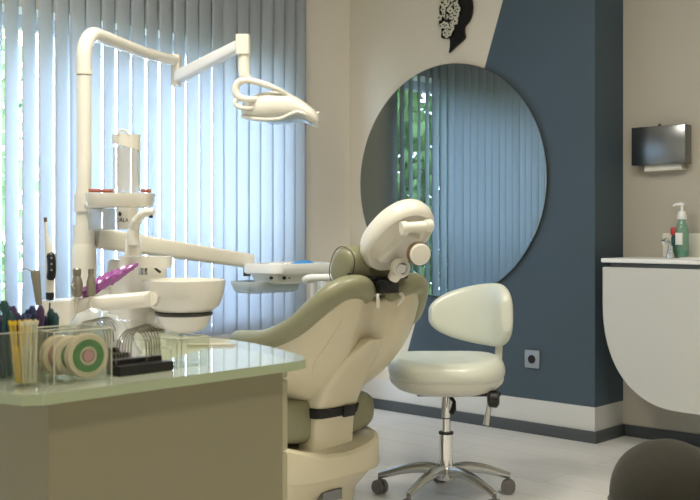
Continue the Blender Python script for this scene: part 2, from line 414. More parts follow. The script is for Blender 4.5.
MB().box((c.x-.017, c.y-.0325, c.z+.06), (c.x+.017, c.y-.0305, c.z+.115), .0008).build('label', white_p, d_)
pm = MB().lathe([(.019, .176), (.021, .18), (.021, .195), (.016, .212), (.006, .216), (.006, .24)], c, 20).build('pump_collar', white_p, d_)
MB().tube([c+Vector((.012, 0, .243)), c+Vector((-.005, 0, .246)), c+Vector((-.03, -.005, .244)), c+Vector((-.04, -.006, .238))], [.007, .009, .006, .004], 10).build('pump_spout', white_p, d_)
c = bp_(674.5, .21, .8725)
d_ = thing('red_capped_bottle', c, 'slim bottle with a red cap standing behind the chrome tap', 'bottle')
MB().lathe([(.014, 0), (.015, .005), (.015, .09), (.011, .105)], c, 20).build('bottle_body', tealb, d_)
MB().lathe([(.017, .104), (.018, .108), (.018, .135), (.014, .14)], c, 20).build('cap', redm, d_)

dp = thing('paper_towel_dispenser', (1.80, SW, 1.3), 'brushed steel paper towel dispenser on the alcove wall', 'dispenser')
DF = .20
MB().box((1.655, DF, 1.306), (1.925, SW-.001, 1.488), .004).build('housing', steel, dp)
MB().prism([(0, 0), (.0, -.028), (.19, -.024), (.18, .004)], (1.712, DF+.02, 1.305), (1, 0, 0), (0, 0, 1), (0, .07, 0)).build('paper_towel', paper, dp, smooth=False)
MB().lathe([(.008, 0), (.008, .004), (.003, .012)], (1.79, SW-.05, 1.4885), 12).build('lock', grey_d, dp)

# ---------------------------------------------------------------- ceiling lamps (out of frame, they light the room)
for i, (x, y) in enumerate([(2.9, -1.9), (4.6, -3.6), (1.7, -2.9)]):
    t = thing('ceiling_lamp', (x, y, CH-.02), ['square ceiling lamp in the middle of the ceiling', 'square ceiling lamp farthest from the window', 'square ceiling lamp over the equipment unit'][i], 'lamp', 'ceiling lamps')
    MB().box((x-.32, y-.32, CH-.03), (x+.32, y-.30, CH-.001)).box((x-.32, y+.30, CH-.03), (x+.32, y+.32, CH-.001)).box((x-.32, y-.30, CH-.03), (x-.30, y+.30, CH-.001)).box((x+.30, y-.30, CH-.03), (x+.32, y+.30, CH-.001)).build('frame', frame_m, t)
    MB().box((x-.30, y-.30, CH-.012), (x+.30, y+.30, CH-.001)).build('diffuser', lampm, t, smooth=False)

# ---------------------------------------------------------------- dental chair
YC = -1.85
dc = thing('dental_chair', (1.55, YC, 0), 'olive and cream dental treatment chair seen from behind', 'dental chair')
# plan of the backrest rim, left wing tip -> back -> right wing tip
half = [(1.40, .225, .625), (1.50, .245, .627), (1.62, .254, .642), (1.75, .252, .692), (1.845, .232, .768), (1.885, .185, .808), (1.90, .12, .812), (1.865, .05, .785)]
rim = [(x, YC-w, z) for x, w, z in half] + [(1.855, YC, .778)] + [(x, YC+w+{1.75: .05, 1.62: .05, 1.50: .04}.get(x, 0), z) for x, w, z in reversed(half)]
low = [(1.38, .15, .475), (1.44, .145, .465), (1.50, .14, .455), (1.555, .13, .45), (1.60, .11, .44), (1.62, .08, .43), (1.63, .045, .425), (1.632, .02, .423)]
bot = [(x, YC-w, z) for x, w, z in low] + [(1.633, YC, .422)] + [(x, YC+w, z) for x, w, z in reversed(low)]
N = 5
Rm = spline(rim, N); Bt = spline(bot, N)
rows = []
ctr = Vector((1.55, YC, .6))
for k in range(15):
    t = k/14; row = []
    for a, b in zip(Rm, Bt):
        p = b.lerp(a, t); o = Vector((p.x-1.50, (p.y-YC)*1.2, 0)); o = o.normalized() if o.length > 1e-4 else Vector((1, 0, 0))
        row.append(p + o*((.045+.022*max(0, min(1, (p.y-YC)/.12)))*math.sin(PI*min(1, t*1.0)**.75)) + Vector((0, 0, 0)) - o*.012*(t**4))
    rows.append(row)
sh = MB().grid(rows).build('back_shell', shell_m, dc, sub=1); s_ = sh.modifiers.new('s', 'SOLIDIFY'); s_.thickness = .014; s_.offset = 1 if False else 0
# olive rim roll: soft roll over the shell's edge
rp = [Vector((p.x, p.y, p.z+.012)) for p in Rm]
k_ = len(rp)
def roll_r(i):
    q = abs(i-(k_-1)/2)/((k_-1)/2); return (.026 if q < .05 else .036) * (1 if q < .93 else max(.35, math.sqrt(max(0, 1-((q-.93)/.075)**2))))
for side in (0, 1):
    mid = (k_-1)//2
    seg = rp[:mid-3] if side == 0 else rp[mid+4:]
    rr = [roll_r(i) for i in (range(0, mid-3) if side == 0 else range(mid+4, k_))]
    inn = []
    for p in seg:
        o = Vector((1.50-p.x, (YC-p.y)*1.2, 0)).normalized(); inn.append(p+o*.018)
    # round the inner end
    if side == 0: rr[-1] *= .45; rr[-2] *= .85
    else: rr[0] *= .45; rr[1] *= .85
    MB().tube(inn, rr, 16, flat=1.15).build('armrest_roll', olive, dc, sub=1)
# inner cushion
rows = []
for k in range(12):
    t = k/11; row = []
    for a, b in zip(Rm, Bt):
        p = b.lerp(a, t); o = Vector((p.x-1.50, (p.y-YC)*1.2, 0)); o = o.normalized() if o.length > 1e-4 else Vector((1, 0, 0))
        row.append(p - o*.035 + o*(.03*math.sin(PI*t)) + Vector((0, 0, .02 if t < .9 else -.002)))
    rows.append(row)
ic = MB().grid(rows).build('back_cushion', olive, dc, sub=1); s_ = ic.modifiers.new('s', 'SOLIDIFY'); s_.thickness = .03; s_.offset = 0
# relief lines on the back shell
def shell_pt(s, t, out=.0):
    i = s*(len(Rm)-1); i0 = int(i); f = i-i0; i1 = min(i0+1, len(Rm)-1)
    a = Rm[i0].lerp(Rm[i1], f); b = Bt[i0].lerp(Bt[i1], f)
    p = b.lerp(a, t); o = Vector((p.x-1.50, (p.y-YC)*1.2, 0)).normalized()
    return p + o*(.045*math.sin(PI*t**.75)) - o*.012*(t**4) + o*out
path = spline([shell_pt(.33, .80, .005), shell_pt(.30, .60, .006), shell_pt(.27, .42, .006), shell_pt(.30, .2, .005)], 6)
MB().tube(path, [.002]+[.005]*(len(path)-2)+[.002], 8, flat=.6).build('shell_ridge', shell_m, dc)
path = spline([shell_pt(.62, .82, .005), shell_pt(.625, .6, .006), shell_pt(.61, .38, .006), shell_pt(.57, .2, .005)], 6)
MB().tube(path, [.002]+[.005]*(len(path)-2)+[.002], 8, flat=.6).build('shell_ridge', shell_m, dc)

# spine: the curved column that carries the backrest
def colc(q): return 1.645 - .022*math.sin(q*PI) + .180*q**2.0
rings = []
for t in range(13):
    q = t/12
    z = .235 + q*.42; x = colc(q)
    wy = .102 - .008*math.sin(q*PI)
    if q > .6: wy *= math.sqrt(max(.08, 1-((q-.6)/.4)**2))
    rings.append(sring((x, YC-.012, z), (1, 0, 0), (0, 1, 0), .05, wy, 4.5, 28))
MB().loft(rings).build('back_column', shell_m, dc, angle=60)
# seam between shell and column
# strap
st = MB(); r0 = []
rgs = []
for dq, e in ((0, 0), (.1, .004), (.9, .004), (1, 0)):
    q = .385+.09*dq; z = .245+q*.38; rgs.append(sring((colc(q), YC-.012, z+.0), (1, 0, 0), (0, 1, 0), .0515+e, .095+e+.001, 4.5, 40))
st.loft(rgs, cap=False); sp = st.build('strap', strapm, dc)
sp.modifiers.new('s', 'SOLIDIFY').thickness = .002
zb = .245+.38*.43; xb = colc(.43)+.0535
MB().box((xb, YC-.01, zb-.020), (xb+.012, YC+.045, zb+.018), .004).build('strap_buckle', black, sp)

# seat cushion and leg rest
def cushion(name, xs, halfw, z0, z1, parent, m, e=3.2):
    rg = []
    for x, s in xs:
        rg.append(sring((x, YC, (z0+z1)/2), (0, 1, 0), (0, 0, 1), halfw*s, (z1-z0)/2*min(1, s+.04), e, 36))
    return MB().loft(rg).build(name, m, parent, sub=1)
cushion('seat', [(1.665, .5), (1.66, .74), (1.64, .9), (1.59, .98), (1.5, 1), (1.3, 1), (1.16, .97), (1.13, .8)], .262, .30, .458, dc, olive)
cushion('leg_rest', [(1.12, .7), (1.09, .86), (1.0, .86), (.7, .78), (.5, .7), (.46, .55)], .25, .33, .43, dc, olive)
# base hull
rg = []
for z, x0, x1, w_, e in ((.315, 1.08, 1.715, .235, 4), (.305, 1.08, 1.728, .245, 4), (.21, 1.08, 1.73, .25, 4), (.197, 1.08, 1.725, .248, 4), (.187, 1.09, 1.70, .235, 4), (.12, 1.11, 1.64, .21, 4), (.05, 1.14, 1.615, .19, 6), (.03, 1.14, 1.615, .19, 6), (0, 1.12, 1.635, .20, 6)):
    rg.append(sring(((x0+x1)/2, YC, z), (1, 0, 0), (0, 1, 0), (x1-x0)/2, w_, e, 48))
for r_ in rg[:2]:
    for p_ in r_: p_.z -= .042*(1-min(1, abs(p_.y-YC)/.22)**2)
bs = MB().loft(rg).build('base', shell_m, dc, bevel=.004, angle=25)
MB().loft([sring((1.655, YC-.012, z), (1, 0, 0), (0, 1, 0), .056, .112, 4.5, 28) for z in (.22, .2705)]).build('column_slot', black, dc)
MB().lathe([(.013, 0), (.013, .004), (.006, .006)], (1.697, YC+.165, .262), 18, (1, 0, .15)).build('button', chrome, bs)
MB().box((1.63, YC-.05, .105), (1.664, YC+.04, .14)).build('rating_plate', steel, bs)

# headrest: reclined oval shell
rc = math.radians(45); HL = Vector((math.sin(rc), 0, math.cos(rc))); HN = Vector((math.cos(rc), 0, -math.sin(rc))); HW = Vector((0, 1, 0))
yw = Matrix.Rotation(math.radians(-24), 3, 'Z'); HL = yw @ HL; HN = yw @ HN; HW = yw @ HW
ct, st_ = math.cos(math.radians(18)), math.sin(math.radians(18)); HL, HW = HL*ct+HW*st_, HW*ct-HL*st_
hc = at(397, 237, 3.17)
rg = []
for o, s in ((-.048, .6), (-.046, .80), (-.036, .94), (-.015, 1.0), (.008, 1.0), (.022, .95), (.028, .88), (.023, .83), (.016, .79), (.017, .60), (.018, .2)):
    rg.append(sring(hc+HN*o, HW, HL, .096*s, .140*s, 2.2, 44))
hr = MB().loft(rg).build('headrest', unit_w, dc, angle=60)
rg = []
for o, s in ((-.050, .85), (-.058, .85), (-.070, .75), (-.075, .5)):
    rg.append(sring(hc+HN*o, HW, HL - HN*.0, .08*s, .108*s, 2.3, 40))
MB().loft(rg).build('headrest_pad', olive, hr, sub=1)
# bracket on headrest back
B = lambda w_, l_, n_: hc + HW*w_ + HL*l_ + HN*n_
br = MB()
br.loft([[B(-.03, -.095, .012), B(.065, -.085, .012), B(.055, .05, .012), B(-.01, .055, .012)], [B(-.024, -.088, .036), B(.058, -.078, .036), B(.049, .042, .036), B(-.005, .047, .036)]])
brk = br.build('headrest_bracket', unit_w, hr, bevel=.006)
MB().cyl(at(404, 228, 3.07), at(429, 226, 3.09), .0165, 24).cyl(at(401, 228.5, 3.065), at(406.5, 228, 3.07), .021, 24).cyl(at(425, 226, 3.085), at(431, 225.5, 3.095), .019, 24).build('hinge_barrel', unit_w, brk)
kc = at(417, 253, 3.10)
ax = Vector((.84, -.50, -.12)).normalized()
MB().lathe([(.033, 0), (.0365, .006), (.0365, .02), (.032, .024)], kc, 32, ax).build('lock_knob_rim', brown, hr)
MB().lathe([(.032, 0), (.033, .006), (.029, .011), (.002, .013)], kc+ax*.024, 32, ax).build('lock_knob', unit_w, hr)
jc = at(400, 268, 3.16)
MB().lathe([(.026, -.02), (.03, -.012), (.03, .012), (.026, .02)], jc, 28, ax).build('neck_joint', unit_w, hr)
MB().lathe([(.019, 0), (.019, .004), (.014, .005), (.013, .001), (.003, .001)], jc+ax*.021, 24, ax).build('joint_ring', chrome, hr)
MB().tube([jc+Vector((-.01, 0, -.005)), jc+Vector((-.02, 0, -.022)), jc+Vector((-.03, 0, -.035))], [.022, .020, .018], 12).build('neck_stem', unit_w, hr)
# neck pillow in front of the joint
rg = []
pc = at(369, 266, 3.29)
pu = Vector((.35, 0, .94)).normalized(); pv = Vector((.94, 0, -.35)).normalized()
for w_, s in ((-.135, .45), (-.133, .75), (-.120, .95), (-.08, 1), (0, 1), (.08, 1), (.120, .95), (.133, .75), (.135, .45)):
    rg.append(sring(pc+Vector((0, w_, 0)), pu, pv, .068*s, .054*s, 2.5, 28))
np_ = MB().loft(rg).build('neck_pillow', olive, dc, sub=1)
for sgn in (-1, 1):
    rgp = sring(pc+Vector((0, .127*sgn, 0)), pu, pv, .0635, .0505, 2.5, 28)
    MB().tube(rgp+[rgp[0]], .0013, 6, cap=False).build('piping', strapm, np_)
# black mechanism under headrest
bk = MB()
bk.box((1.83, YC-.135, .835), (1.87, YC+.05, .852), .004).box((1.86, YC-.045, .80), (1.91, YC+.045, .845), .006)
bk.tube([(1.86, YC-.14, .862), (1.90, YC+.0, .845), (1.92, YC+.07, .852)], .006, 8)
bk.tube([(1.90, YC-.045, .845), (1.915, YC+.02, .81)], .005, 8)
bk.build('headrest_mechanism', black, dc)
# pale clips at the notch of the shell
for s in (-1, 1):
    MB().tube(spline([(1.905, YC+s*.055, .80), (1.912, YC+s*.06, .785), (1.90, YC+s*.045, .76)], 4), .006, 8).build('clip', unit_w, dc)

# ---------------------------------------------------------------- operator stool
SX, SY = 1.676, -1.263
sc_ = Vector((SX, SY, 0))
ot = thing('operator_stool', (SX, SY, 0), 'pale green swivel stool with a curved backrest on a chrome five-star base', 'stool')
def P3(r, f, z): return sc_ + RT*r + FW*f + Vector((0, 0, z))
base = MB().lathe([(.034, .075), (.036, .085), (.036, .115), (.03, .125)], sc_, 28).build('base_hub', chrome, ot)
for k in range(5):
    a = math.radians(90+72*k); d = RT*math.cos(a)+FW*math.sin(a)
    pts = [sc_+d*r+Vector((0, 0, z)) for r, z in ((.02, .105), (.08, .113), (.15, .103), (.205, .087), (.258, .07))]
    MB().tube(spline(pts, 4), [.024-.0007*i for i in range(17)], 10, flat=.85).build('base_leg', chrome, ot)
    c = sc_+d*.256; tn = Vector((-d.y, d.x, 0)); tn = (tn*math.cos(.5)+d*math.sin(.5)).normalized()
    cs = MB(); cs.cyl(c+Vector((0, 0, .045)), c+Vector((0, 0, .07)), .0075, 10)
    for s in (-1, 1):
        cs.lathe([(.012, -.0085), (.024, -.0085), (.027, -.005), (.027, .005), (.024, .0085), (.012, .0085)], c+tn*(s*.0135)+Vector((0, 0, .027)), 24, tn)
    cs.box((-.012, -.006, .02), (.012, .006, .056), .004, M=Matrix.Translation(c) @ Matrix.Rotation(math.atan2(tn.y, tn.x), 4, 'Z'))
    cs.build('castor', rubber, ot)
MB().cyl(sc_+Vector((0, 0, .11)), sc_+Vector((0, 0, .245)), .026, 28).build('outer_column', chrome2, ot)
MB().cyl(sc_+Vector((0, 0, .245)), sc_+Vector((0, 0, .40)), .0165, 24).build('gas_piston', chrome2, ot)
MB().cyl(sc_+Vector((0, 0, .243)), sc_+Vector((0, 0, .251)), .0275, 24).build('column_ring', black, ot)
MB().cyl(sc_+Vector((0, 0, .30)), sc_+Vector((0, 0, .304)), .0178, 24).build('piston_ring', black, ot)
MB().cyl(sc_+Vector((0, 0, .385)), sc_+Vector((0, 0, .41)), .024, 24).build('piston_collar', black, ot)
# seat shell and cushion
sh0 = P3(.0, 0, 0)
rg = []
for z, s in ((.398, .35), (.401, .65), (.416, .86), (.438, .97), (.454, 1.0), (.460, .98)):
    rg.append(sring(sh0+Vector((0, 0, z)), RT, FW, .212*s, .205*s, 2.3, 48))
MB().loft(rg).build('seat_shell', stool_s, ot)
rg = []
for z, s in ((.450, .90), (.455, .98), (.47, 1.02), (.49, 1.02), (.512, .97), (.523, .88), (.526, .75), (.522, .5), (.518, .2)):
    ring = sring(sh0+Vector((0, 0, z)), RT, FW, .212*s, .21*s, 2.5, 48)
    out_ = []
    for p in ring:      # saddle: lifts a little to the right rear
        d = p-sh0; r_ = d.dot(RT)/.21; f_ = d.dot(FW)/.21
        k = max(0, (z-.45)/.075)
        out_.append(p+Vector((0, 0, k*(.010*f_*f_+.016*r_*r_-.014*max(0, -f_-.2)))))
    rg.append(out_)
MB().loft(rg).build('seat_cushion', stool_m, ot, sub=1)
# curved backrest pad: wraps the right rear of the seat
rows = []
bc = P3(.02, -.00, 0)
NB = 15; rows_f = []
phis = [math.radians(a) for a in [-4+ (110+4)*i/(NB-1) for i in range(NB)]]
rb = .205
for i, ph in enumerate(phis):
    q = i/(NB-1)                    # 0 = right end near the camera, 1 = left rear
    d = RT*math.cos(ph)+FW*math.sin(ph)
    hh = .5*(.03+.225*(math.sin(PI*min(1, (.14+.86*(1-q))*.60))**.8)) if q < .97 else .02
    hh = .122*math.sqrt(max(.02, 1-((q-.28)/.745)**2)) if q > .28 else .122*math.sqrt(max(.1, 1-((.28-q)/.33)**2))
    zc = .668 + .0*q
    th = .030*(1 if .06 < q < .9 else .75)
    rows_f.append(sring(bc+d*rb+Vector((0, 0, zc+.012*(1-q)))+d*(.0), d, (0, 0, 1), th, hh, 2.6, 28))
bpad = MB().loft(rows_f).build('backrest_pad', stool_m, ot, sub=1)
rows_f = []
for i, ph in enumerate(phis[2:11]):
    q = (i+2)/(NB-1); d = RT*math.cos(ph)+FW*math.sin(ph)
    hh = .088*math.sqrt(max(.02, 1-((q-.35)/.42)**2))
    rows_f.append(sring(bc+d*(rb+.032)+Vector((0, 0, .668)), d, (0, 0, 1), .009, hh, 3, 24))
MB().loft(rows_f).build('backrest_shell', stool_s, ot, sub=1)
dd = (RT*math.cos(math.radians(28))+FW*math.sin(math.radians(28)))
dq = dd
MB().tube(spline([sc_+dd*.10+Vector((0, 0, .405)), sc_+dd*.20+Vector((0, 0, .408)), sc_+dd*.232+Vector((0, 0, .45)), sc_+dd*.242+Vector((0, 0, .56)), sc_+dd*.25+Vector((0, 0, .66))], 5), .011, 10, flat=1.8).build('backrest_bar', stool_s, ot)
mech = MB().box((-.11, -.03, .385), (.20, .03, .402), .005, M=Matrix.Translation(sc_) @ Matrix.Rotation(math.atan2(RT.y, RT.x), 4, 'Z'))
mech.tube([P3(.01, -.03, .39), P3(.025, -.05, .37), P3(.02, -.07, .345), P3(.012, -.08, .335)], [.008, .007, .011, .010], 10)
mech.build('tilt_mechanism', black, ot)
MB().lathe([(.018, -.02), (.03, -.015), (.032, .012), (.022, .02)], P3(.158, -.12, .392), 14, RT).build('tension_knob', black, ot)
MB().tube([P3(.148, -.11, .385), P3(.14, -.115, .34), P3(.132, -.12, .298)], [.008, .010, .0115], 14).build('height_lever', chrome2, ot)
seam_i = 7; hh = .122*math.sqrt(1-((seam_i/(NB-1)-.28)/.745)**2); d = RT*math.cos(phis[seam_i])+FW*math.sin(phis[seam_i])
rs_ = sring(bc+d*rb+Vector((0, 0, .668+.006)), d, (0, 0, 1), .0285, hh*.985, 2.6, 40); MB().tube(rs_+[rs_[0]], .0016, 6, cap=False).build('seam', stool_s, ot)
q_ = phis[6]; d = RT*math.cos(q_)+FW*math.sin(q_)

# ---------------------------------------------------------------- dark round stool, bottom right
px_, py_ = at(668, 230, 2.42).x, at(668, 230, 2.42).y
ds = thing('round_stool', (px_, py_, 0), 'dark olive velvet round stool at the bottom right corner', 'stool')
c = Vector((px_, py_, 0))
MB().lathe([(.10, .315), (.128, .325), (.136, .35), (.136, .38), (.131, .415), (.114, .450), (.088, .475), (.06, .490), (.03, .500), (.008, .503)], c, 48).build('cushion', dark_f, ds, sub=1)
MB().lathe([(.136, .352), (.1395, .355), (.136, .358)], c, 48, cap=False).build('piping', dark_f, ds)
MB().lathe([(.02, .02), (.02, .30), (.09, .315), (.09, .326)], c, 24).build('column', black, ds)
MB().lathe([(.17, 0), (.17, .012), (.12, .02), (.02, .03)], c, 40).build('base_plate', black, ds)

# ---------------------------------------------------------------- equipment unit (pole, column, body, bowl, tap, cup tray, holder bar)
uc = at(137, 230, 3.32); ux, uy = uc.x, uc.y
un = thing('dental_unit', (ux, uy, 0), 'cream equipment unit with a tall pole and round spittoon bowl beside the treatment chair', 'dental unit')
UX, UY = Vector((1, 0, 0)), Vector((0, 1, 0))
V = lambda x, y, z: Vector((x, y, z))
MB().loft([sring((ux, uy, z), UX, UY, .085*s, .085*s, 4, 36) for z, s in ((.60, 1.1), (.70, 1.02), (.86, .95), (.895, .93), (.905, .85))]).build('upper_body', unit_m, un)
lc = at(141, 230, 3.30)
MB().loft([sring((lc.x, lc.y, z), RT, FW, a, .10, 5, 40) for z, a in ((0, .12), (.04, .13), (.55, .13), (.64, .12), (.675, .10), (.68, .08))]).build('lower_body', unit_m, un)
# column and pole
pc_ = at(84, 230, 3.3); px0, py0 = pc_.x, pc_.y
MB().lathe([(.05, 0), (.05, .03), (.042, .05), (.040, .92), (.038, .945), (.03, .965), (.026, .97)], (px0, py0, 0), 32).build('column', unit_m, un)
MB().lathe([(.0265, .965), (.0265, 1.12), (.024, 1.135), (.024, 1.50)], (px0, py0, 0), 28).build('pole', unit_m, un)
MB().tube([V(px0, py0, .80), V(ux, uy, .80)], .03, 16).build('crossbar', unit_m, un)
# bowl
bc_ = at(184, 230, 3.17); bx, by = bc_.x, bc_.y
bw = MB().lathe([(.02, .745), (.085, .748), (.108, .765), (.122, .80), (.128, .838), (.128, .845), (.124, .846), (.119, .835), (.112, .80), (.09, .775), (.02, .768)], (bx, by, 0), 56).build('spittoon_bowl', unit_m, un)
MB().lathe([(.088, .736), (.090, .7445)], (bx, by, 0), 40).build('bowl_gasket', grey_d, un)
MB().lathe([(.03, .683), (.058, .690), (.078, .712), (.086, .7355)], (bx, by, 0), 40).build('bowl_base', unit_m, un)
MB().tube([V(bx, by, .715), V(ux, uy, .715)], .03, 16).build('bowl_bracket', unit_m, un)
# deck with small valves
dkc = at(146, 230, 3.15)
MB().loft([sring((dkc.x, dkc.y, z), RT, FW, .078, .045, 5, 28) for z in (.884, .888, .915, .919)]).build('deck', unit_m, un)
MB().cyl(at(143, 275, 3.17), at(143, 268, 3.17), .014, 16).build('valve', chrome, un)
MB().tube([at(155, 268, 3.19), at(157, 270, 3.15), at(160, 272, 3.13)], .004, 8).build('nozzle', grey_d, un)
# faucet
MB().loft([sring(at(133, y, 3.08), RT, FW, .024*s, .02*s, 4, 20) for y, s in ((256, 1), (241, .95), (238, .8))]).build('tap_base', unit_m, un)
MB().tube(spline([at(133.5, 245, 3.06), at(133.5, 232, 3.06), at(136, 222, 3.05), at(141.5, 215.5, 3.04), at(148, 212.5, 3.03), at(154, 212.5, 3.02)], 5), [.0175]*6+[.015]*6+[.013]*6+[.0115]*6+[.009]*2, 14).build('tap_spout', unit_m, un)
MB().cyl(at(151, 214, 3.025), at(151, 218, 3.025), .006, 12).build('tap_nozzle', grey_d, un)
# cup tray on the pole
tcn = at(121, 230, 3.22); tz = 1.07
MB().loft([sring((tcn.x, tcn.y, z), RT, FW, a, b, 4.5, 44) for z, a, b in ((1.070, .088, .052), (1.074, .096, .06), (1.095, .102, .066), (1.112, .104, .068), (1.115, .104, .068), (1.115, .098, .062), (1.108, .096, .060))]).build('cup_tray', unit_m, un)
MB().tube([V(px0, py0, 1.085), at(100, 208, 3.26)], .020, 14).cyl(V(px0, py0, 1.06), V(px0, py0, 1.115), .031, 26).build('tray_clamp', unit_m, un)
MB().cyl(at(90, 200, 3.21), at(90, 200, 3.20), .007, 12).build('clamp_screw', black, un)
for x0, x1 in ((89, 113), (141, 151)):
    MB().tube([at(x0, 190.5, 3.18), at(x1, 191, 3.18)], .0055, 8).build('rubber_strip', redw, un)
ob = MB(); p = at(104, 218, 3.24)
open_box(ob, (p.x-.035, p.y-.035, 1.00), (p.x+.035, p.y+.035, 1.068), .003); ob.build('clear_drawer', film, un, smooth=False)
# holder bar
hb0, hb1 = at(56, 307, 3.0), at(150, 299, 3.05)
MB().loft([sring(hb0.lerp(hb1, t)+V(0, 0, .0), FW, (0, 0, 1), .032*(.6 if t in (0, 1) else 1), .024, 4, 24) for t in (0, .03, .5, .97, 1)]).build('holder_bar', unit_m, un)
MB().loft([sring(at(58, y, 2.96), RT, FW, .046, .045, 4, 24) for y in (330, 318, 306, 300)]).build('holder_block', unit_m, un)
MB().tube([hb1, at(165, 300, 3.2), V(ux, uy, .79)], .022, 14).build('bar_link', unit_m, un)
# clear bottle
cb = at(126.5, 230, 3.22)
bt_ = thing('water_bottle', (cb.x, cb.y, 1.1165), 'tall clear plastic water bottle with a cream lid on the unit tray', 'bottle')
MB().lathe([(.041, 1.1165), (.0425, 1.13), (.0425, 1.262), (.040, 1.262), (.040, 1.133), (.01, 1.128)], (cb.x, cb.y, 0), 32).build('bottle_body', clear2, bt_)
MB().loft([[Vector((cb.x, cb.y, 0))+RT*(.0435*math.cos(2*PI*k/32))+FW*(.0435*math.sin(2*PI*k/32))+V(0, 0, (1.262-.012*math.cos(2*PI*k/32)-.0) if i == 0 else 1.30) for k in range(32)] for i in range(2)]).build('lid', unit_w, bt_)
MB().tube(spline([at(118, 134, 3.18), at(121, 130, 3.18), at(126, 131, 3.18), at(129, 135, 3.18)], 4), .004, 8).build('lid_hook', unit_w, bt_)
# cup
cc = at(127, 230, 3.13)
cu = thing('paper_cup', (cc.x, cc.y, .995), 'cream drinking cup with black leaf mark and lettering, hanging under the unit tray', 'cup')
MB().lathe([(.024, 1.002), (.0255, 1.004), (.034, 1.068), (.0325, 1.068), (.024, 1.008), (.002, 1.006)], (cc.x, cc.y, 0), 32).build('cup_body', unit_w, cu)
def text_mesh(txt, size, loc, rot, m, parent, name):
    cv = bpy.data.curves.new(name, 'FONT'); cv.body = txt; cv.size = size; cv.extrude = .0004; cv.align_x = 'CENTER'; cv.resolution_u = 3
    o = bpy.data.objects.new(name, cv); COL.objects.link(o); bpy.context.view_layer.update()
    me = bpy.data.meshes.new_from_object(o.evaluated_get(bpy.context.evaluated_depsgraph_get())); bpy.data.objects.remove(o)
    mo = bpy.data.objects.new(name, me); COL.objects.link(mo); me.materials.clear(); me.materials.append(m)
    mo.parent = parent; mo.location = Vector(loc)-parent.location; mo.rotation_euler = rot
    return mo
toc = (Vector((EYE.x, EYE.y, 0))-Vector((cc.x, cc.y, 0))).normalized(); toc = (-FW-RT*.30).normalized(); yawc = math.atan2(toc.x, -toc.y)
tdir = Vector((math.sin(yawc), -math.cos(yawc), 0))
text_mesh('ORLA', .017, Vector((cc.x, cc.y, 1.024))+tdir*.0312, (math.radians(83), 0, yawc), black, cu, 'lettering')
tl_ = Vector((-tdir.y, tdir.x, 0))
lp = Vector((cc.x, cc.y, 1.047))+tdir*.0325-tl_*.006
MB().prism([(0, -.006), (.006, -.001), (.004, .006), (-.001, .0095), (-.005, .004), (-.0055, -.002)], lp, tl_, (0, 0, 1), tdir*.001).build('leaf_mark', black, cu, smooth=False)

# ---------------------------------------------------------------- operating lamp on its two arms
pt = V(px0, py0, 1.50)
lampt = thing('operating_lamp', (px0, py0, 1.51), 'cream operating lamp hanging from a jointed arm on top of the unit pole', 'lamp')
J1 = at(176, 64, 4.0); J2 = at(243, 44, 3.6)
zt = at(83, 30, 3.3).z
path = [V(px0, py0, 1.515), V(px0, py0, 1.54), V(px0, py0, zt-.085)]
j1d = (V(J1.x, J1.y, 0)-V(px0, py0, 0)); dl = j1d.length; jd = j1d.normalized()
for k in range(1, 8):
    a = k/8*PI/2; path.append(V(px0, py0, zt-.085)+jd*(.085*(1-math.cos(a)))+V(0, 0, .085*math.sin(a)))
path += [V(px0, py0, zt)+jd*.11+V(0, 0, .0), V(px0, py0, zt)+jd*dl*.6, V(J1.x, J1.y, J1.z+.012)]
MB().tube(path, [.0245]*10+[.0235, .0215, .020], 24, up=None).build('upper_arm', unit_m, lampt)
MB().cyl(V(px0, py0, 1.502), V(px0, py0, 1.516), .0265, 28).build('collar', unit_w, lampt)
MB().loft([sring(V(J1.x, J1.y, z), RT, FW, .018, .026, 4, 24) for z in (J1.z-.085, J1.z-.08, J1.z+.03, J1.z+.035)]).build('elbow_joint', unit_w, lampt)
A0 = V(J1.x, J1.y, J1.z-.055)
rg = []
for t, h in ((0, .022), (.05, .026), (.5, .024), (.93, .021), (1, .018)):
    p = A0.lerp(J2, t); dd_ = (J2-A0).normalized(); side = dd_.cross(V(0, 0, 1)).normalized(); upv = side.cross(dd_)
    rg.append(sring(p, side, upv, .018, h, 4, 24))
MB().loft(rg).build('spring_arm', white_p, lampt)
MB().loft([sring(V(J2.x, J2.y, z), RT, FW, .025, .027, 5, 24) for z in (J2.z-.038, J2.z-.034, J2.z+.028, J2.z+.031)]).build('wrist_block', unit_w, lampt)
MB().tube(spline([at(244, 54, 3.6), at(244, 66, 3.6), at(245, 76, 3.6), at(251, 82, 3.6)], 4), [.021]*9+[.019, .017, .015, .013], 20).build('drop_tube', unit_m, lampt)
# lamp head lofted along its length
LH = [(241.5, 106, 117, .3), (244, 101, 119, .5), (250, 97.5, 120.5, .72), (260, 93.2, 122, .9), (272, 90.8, 123, 1), (284, 91.8, 122.5, 1), (295, 96, 120.5, .97), (303, 101, 121, .95), (310, 106, 125, .9), (315, 110.5, 127, .8), (318.5, 115, 127, .65), (319.5, 118, 125, .4)]
rg = []
for x, y0, y1, wd in LH:
    c0 = at(x, (y0+y1)/2, 3.58); hh = (y1-y0)/2/FOC*3.58
    rg.append(sring(c0, FW, (0, 0, 1), .085*wd, hh, 2.3, 32))
head = MB().loft(rg).build('lamp_head', unit_m, lampt, sub=1)
MB().loft([sring(at(x, y, 3.575), FW, (0, 0, 1), .072*w_, .005, 2.5, 24) for x, y, w_ in ((268, 122, .5), (276, 122.5, .9), (288, 121, 1), (298, 119.6, 1), (306, 121, .8), (312, 124.5, .5))]).build('lamp_glass', lens_m, head)
